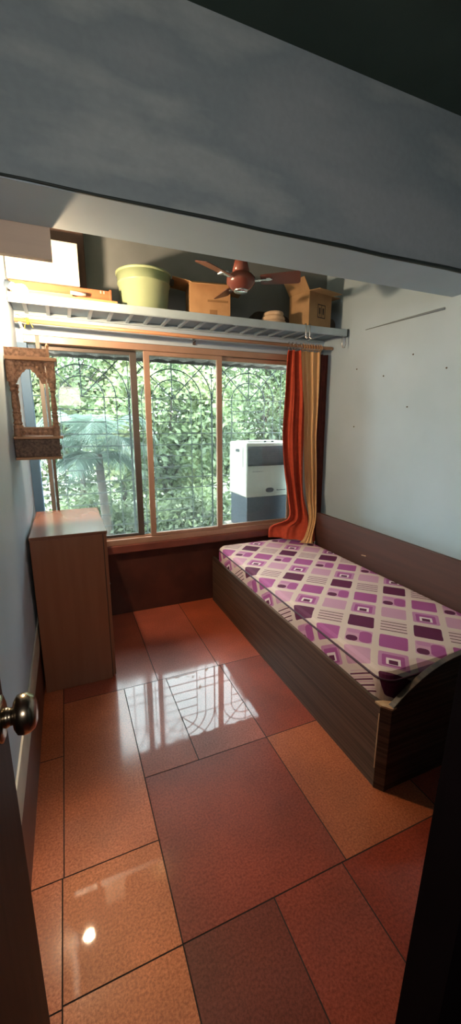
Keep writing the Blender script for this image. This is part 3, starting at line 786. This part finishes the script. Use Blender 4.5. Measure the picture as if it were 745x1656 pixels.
# ------------------------------------------------------------------ bulb
def bulb():
    c = Vector((-.150, 2.43, 2.222)); d = Vector((1, -.15, -.42)).normalized()
    t = thing('wall_lamp', 'bare glowing bulb in a blue-grey socket on the left wall below the shelf', 'lamp')
    rot = Vector((0, 0, 1)).rotation_difference(d).to_matrix().to_4x4(); T = Matrix.Translation(c) @ rot
    b = nb(); lathe(b, [(.006, -.034), (.013, -.030), (.014, -.022), (.024, -.006), (.029, .008), (.029, .020), (.022, .034), (.010, .041), (.001, .042)], seg=24)
    m = emis('warm_glowing_bulb', (1.0, .69, .41), 1.0)
    area = 4*PI*.026**2
    m.node_tree.nodes['Emission'].inputs[1].default_value = BULB_W/(area*PI)*.9
    o = obj('bulb', b, m, t, smooth=True); o.data.transform(T)
    b = nb(); lathe(b, [(.017, -.085), (.017, -.05), (.019, -.048), (.019, -.028), (.014, -.026)], seg=20); o = obj('socket', b, 'socket', t, smooth=True); o.data.transform(T)
    b = nb(); lathe(b, [(.042, XL+.0005), (.042, XL+.008), (.030, XL+.018), (.018, XL+.03)], (0, c.y+.012, c.z+.035), axis='x', seg=24); obj('wall_rose', b, 'socket', t, smooth=True)
    settle(t, (XL, c.y, c.z))
bulb()

# ------------------------------------------------------------------ temple
def temple():
    t = thing('wooden_shrine', 'small carved wooden home shrine with arch and pillars fixed on the left wall', 'shrine')
    x0, x1, y0, y1 = XL+.003, -.012, 2.29, 2.47
    b = nb(); box(b, (x0, y0, 1.385), (x1-.012, y1, 1.478)); dr = obj('drawer_box', b, 'temple_dark', t, bevel=.004)
    b = nb()
    for k in range(4):
        cx_ = x0+.035+k*.05; pr = [(.0, -.022), (.022, 0), (0, .022), (-.022, 0)]
        prism(b, [(cx_+p[0], 1.428+p[1]) for p in pr], y0-.005, y0); lathe(b, [(.008, y0-.009), (.008, y0-.004)], (cx_, 0, 1.428), axis='y', seg=10)
    box(b, (x0, y0-.004, 1.458), (x1-.012, y0, 1.464)); obj('carving', b, 'temple_dark', dr)
    b = nb()
    for k in range(5): lathe(b, [(.004, x1-.013), (.014, x1-.008), (.004, x1-.002)], (0, y0+.02+k*.035, 1.43), axis='x', seg=10)
    obj('side_carving', b, 'temple_dark', dr)
    bx('bottom_plate', (x0, y0-.008, 1.372), (x1-.006, y1, 1.385), 'temple_edge', t, .002)
    bx('platform', (x0, y0-.012, 1.478), (x1+.008, y1, 1.492), 'temple_edge', t, .003)
    # low railing
    b = nb(); box(b, (x0+.035, y0+.004, 1.495), (x1-.04, y0+.014, 1.532))
    for k in range(6): lathe(b, [(.004, y0-.002), (.010, y0+.003)], (x0+.05+k*.025, 0, 1.512), axis='y', seg=10)
    rl = obj('railing', b, 'temple', t); bx('rail_cap', (x0+.03, y0, 1.532), (x1-.035, y0+.018, 1.539), 'temple_edge', rl)
    # pillars
    pp = [(.018, 1.492), (.018, 1.545), (.012, 1.55), (.017, 1.558), (.012, 1.57), (.015, 1.60), (.010, 1.607), (.016, 1.612), (.010, 1.619), (.014, 1.64), (.011, 1.69), (.009, 1.71), (.016, 1.722), (.010, 1.73), (.017, 1.745), (.017, 1.76)]
    for px, py in ((x0+.02, y0+.02), (x1-.024, y0+.02), (x1-.024, y1-.02), (x0+.02, y1-.02)):
        b = nb(); lathe(b, pp, (px, py, 0), seg=16); obj('pillar', b, 'temple', t, smooth=False)
    # arch panels
    def arch(w0, w1, zb, zt, d0, d1, plane, post):
        cx_ = (w0+w1)/2; hw = (w1-w0)/2-.012
        poly = [(w0, zb), (w0, zt), (w1, zt), (w1, zb), (cx_+hw, zb)]
        sc_ = []
        for i in range(25):
            u = 1 - 2*i/24; env = 1-abs(u)**1.6
            sc_.append((cx_+hw*.86*u, zb + (zt-zb-.035)*env*.92 + .006*abs(math.sin(i*PI/4))))
        poly += sc_ + [(cx_-hw, zb)]
        # triangulate safely by strips
        bb = nb(); up = [(cx_+hw, zb)] + sc_ + [(cx_-hw, zb)]
        for (u0, v0), (u1, v1) in zip(up, up[1:]): prism(bb, [(u0, v0), (u0, zt), (u1, zt), (u1, v1)], d0, d1, plane)
        prism(bb, [(w0, zb), (w0, zt), (cx_-hw, zt), (cx_-hw, zb)], d0, d1, plane); prism(bb, [(w1, zb), (w1, zt), (cx_+hw, zt), (cx_+hw, zb)], d0, d1, plane)
        return bb
    fa = obj('front_arch', arch(x0+.02, x1-.05, 1.755, 1.862, y0+.012, y0+.024, 'xz', 0), 'temple', t)
    b = nb()
    for k in range(9): lathe(b, [(.010, y0+.008), (.004, y0+.005)], (x0+.03+k*.019, 0, 1.848-.004*(k % 2)), axis='y', seg=10)
    for s in (-1, 1):
        for k in range(4): lathe(b, [(.011, y0+.009), (.004, y0+.004)], ((x0+x1-.03)/2+s*(.045+k*.013), 0, 1.83-k*.014), axis='y', seg=10)
    obj('carving', b, 'temple', fa)
    obj('side_arch', arch(y0+.02, y1-.02, 1.755, 1.862, x1-.03, x1-.018, 'yz', 0), 'temple', t)
    for px in (x0, x1-.045):
        b = nb(); box(b, (px, y0, 1.76), (px+.042, y0+.04, 1.862)); box(b, (px+.004, y0-.004, 1.765), (px+.010, y0, 1.86)); box(b, (px+.032, y0-.004, 1.765), (px+.038, y0, 1.86)); obj('capital', b, 'temple', t, bevel=.002)
    bx('roof_slab', (x0, y0-.014, 1.862), (x1+.010, y1, 1.880), 'temple_edge', t, .004)
    b = nb(); box(b, (x0, y0+.004, 1.880), (x1-.035, y0+.014, 1.922)); obj('top_rail', b, 'temple', t)
    b = nb(); box(b, (x1-.036, y0+.002, 1.88), (x1-.024, y0+.016, 1.93)); lathe(b, [(.006, 1.93), (.009, 1.938), (.002, 1.95)], (x1-.030, y0+.009, 0), seg=10)
    box(b, (x1-.034, y0+.016, 1.88), (x1-.026, y1, 1.915)); obj('finial_post', b, 'temple_edge', t)
    settle(t, (-.12, 2.38, 1.372))
temple()

# ------------------------------------------------------------------ ceiling fan
def fan():
    c = (1.066, 2.39); z = 2.403
    t = thing('ceiling_fan', 'brown three-bladed ceiling fan hanging behind the deep beam', 'fan')
    b = nb(); lathe(b, [(.045, z-.055), (.060, z-.045), (.085, z-.02), (.088, z+.01), (.070, z+.03), (.045, z+.045), (.052, z+.05), (.036, z+.115), (.012, z+.13)], (*c, 0), seg=32); obj('motor', b, 'fan', t, smooth=True)
    b = nb(); lathe(b, [(.012, z-.066), (.04, z-.064), (.047, z-.054), (.02, z-.052)], (*c, 0), seg=24); obj('bottom_cap', b, 'chrome', t, smooth=True)
    b = nb(); tube(b, [(*c, z+.12), (*c, ZC-.05)], .010, 10); obj('down_rod', b, 'fan', t)
    b = nb(); lathe(b, [(.02, ZC-.09), (.05, ZC-.02), (.055, ZC-.0005)], (*c, 0), seg=24); obj('canopy', b, 'fan', t, smooth=True)
    for a in (-31, 89, 209):
        R = Matrix.Translation((*c, z-.004)) @ Matrix.Rotation(math.radians(a), 4, 'Z') @ Matrix.Rotation(math.radians(-1), 4, 'Y')
        b = nb(); tilt = math.radians(-17)
        prof = [(.12, .040), (.15, .045), (.28, .052), (.345, .054), (.357, .042)]
        up = [b.verts.new((x, w_*math.cos(tilt), w_*math.sin(tilt)+.002)) for x, w_ in prof] ; dn = [b.verts.new((x, -w_*math.cos(tilt), -w_*math.sin(tilt)+.002)) for x, w_ in prof]
        for i in range(len(prof)-1): b.faces.new((up[i], up[i+1], dn[i+1], dn[i]))
        o = obj('blade', b, 'blade', t); o.data.transform(R); s_ = o.modifiers.new('t', 'SOLIDIFY'); s_.thickness = .004
        b = nb(); box(b, (.07, -.016, -.004), (.19, .016, .0)); box(b, (.155, -.034, -.005), (.18, .034, .0)); q = obj('blade_arm', b, 'chrome', o, bevel=.002); q.data.transform(R)
    settle(t, (*c, ZC))
fan()

# ------------------------------------------------------------------ door leaf with knob
def door():
    b = nb(); box(b, (-.162, -.12, .008), (-.127, .655, 1.965)); d = obj('door_1', b, 'door', bevel=.003); d['kind'] = 'structure'
    kz, ky = 1.118, .60
    b = nb(); lathe(b, [(.034, -.127), (.034, -.121), (.026, -.118)], (0, ky, kz), axis='x', seg=28)
    lathe(b, [(.0145, -.119), (.0145, -.114), (.013, -.112), (.013, -.107), (.021, -.1055), (.0285, -.101), (.0305, -.094), (.0295, -.086), (.0245, -.078), (.016, -.0745), (.001, -.0735)], (0, ky, kz), axis='x', seg=32)
    obj('door_knob', b, 'knob', d, smooth=True)
door()

# ------------------------------------------------------------------ marks on the right wall
b = nb(); tube(b, [(XR-.003, 2.60, 2.266), (XR-.005, 2.2, 2.256), (XR-.006, 1.9, 2.246)], [.002, .006, .008], 6)  # thin strip modelled in place of a shadow line on the wall
tag(obj('wall_shadow_line', b, 'wire', smooth=True), 'thin grey-blue strip imitating a level shadow line high on the right wall', 'cable')  # 'wire' here is the tone of the strip that stands for a shadow line
ND = [((2.673, 1.987), 'first nail near the curtain top on the right wall'), ((2.373, 1.903), 'nail in a filled patch on the right wall, right of the curtain'), ((2.124, 1.672), 'lowest dark nail on the middle of the right wall'),
      ((2.114, 2.014), 'topmost nail on the right wall under the level shadow line'), ((1.843, 1.894), 'nail nearest to the beam side on the right wall'), ((2.663, 1.535), 'faint nail low beside the curtain on the right wall')]
for (y, z), lb in ND:
    b = nb(); lathe(b, [(.0055, XR-.0004), (.005, XR-.004), (.002, XR-.005)], (0, y, z), axis='x', seg=10); tag(obj('nail', b, 'nail'), lb, 'nail', 'nails in the right wall')
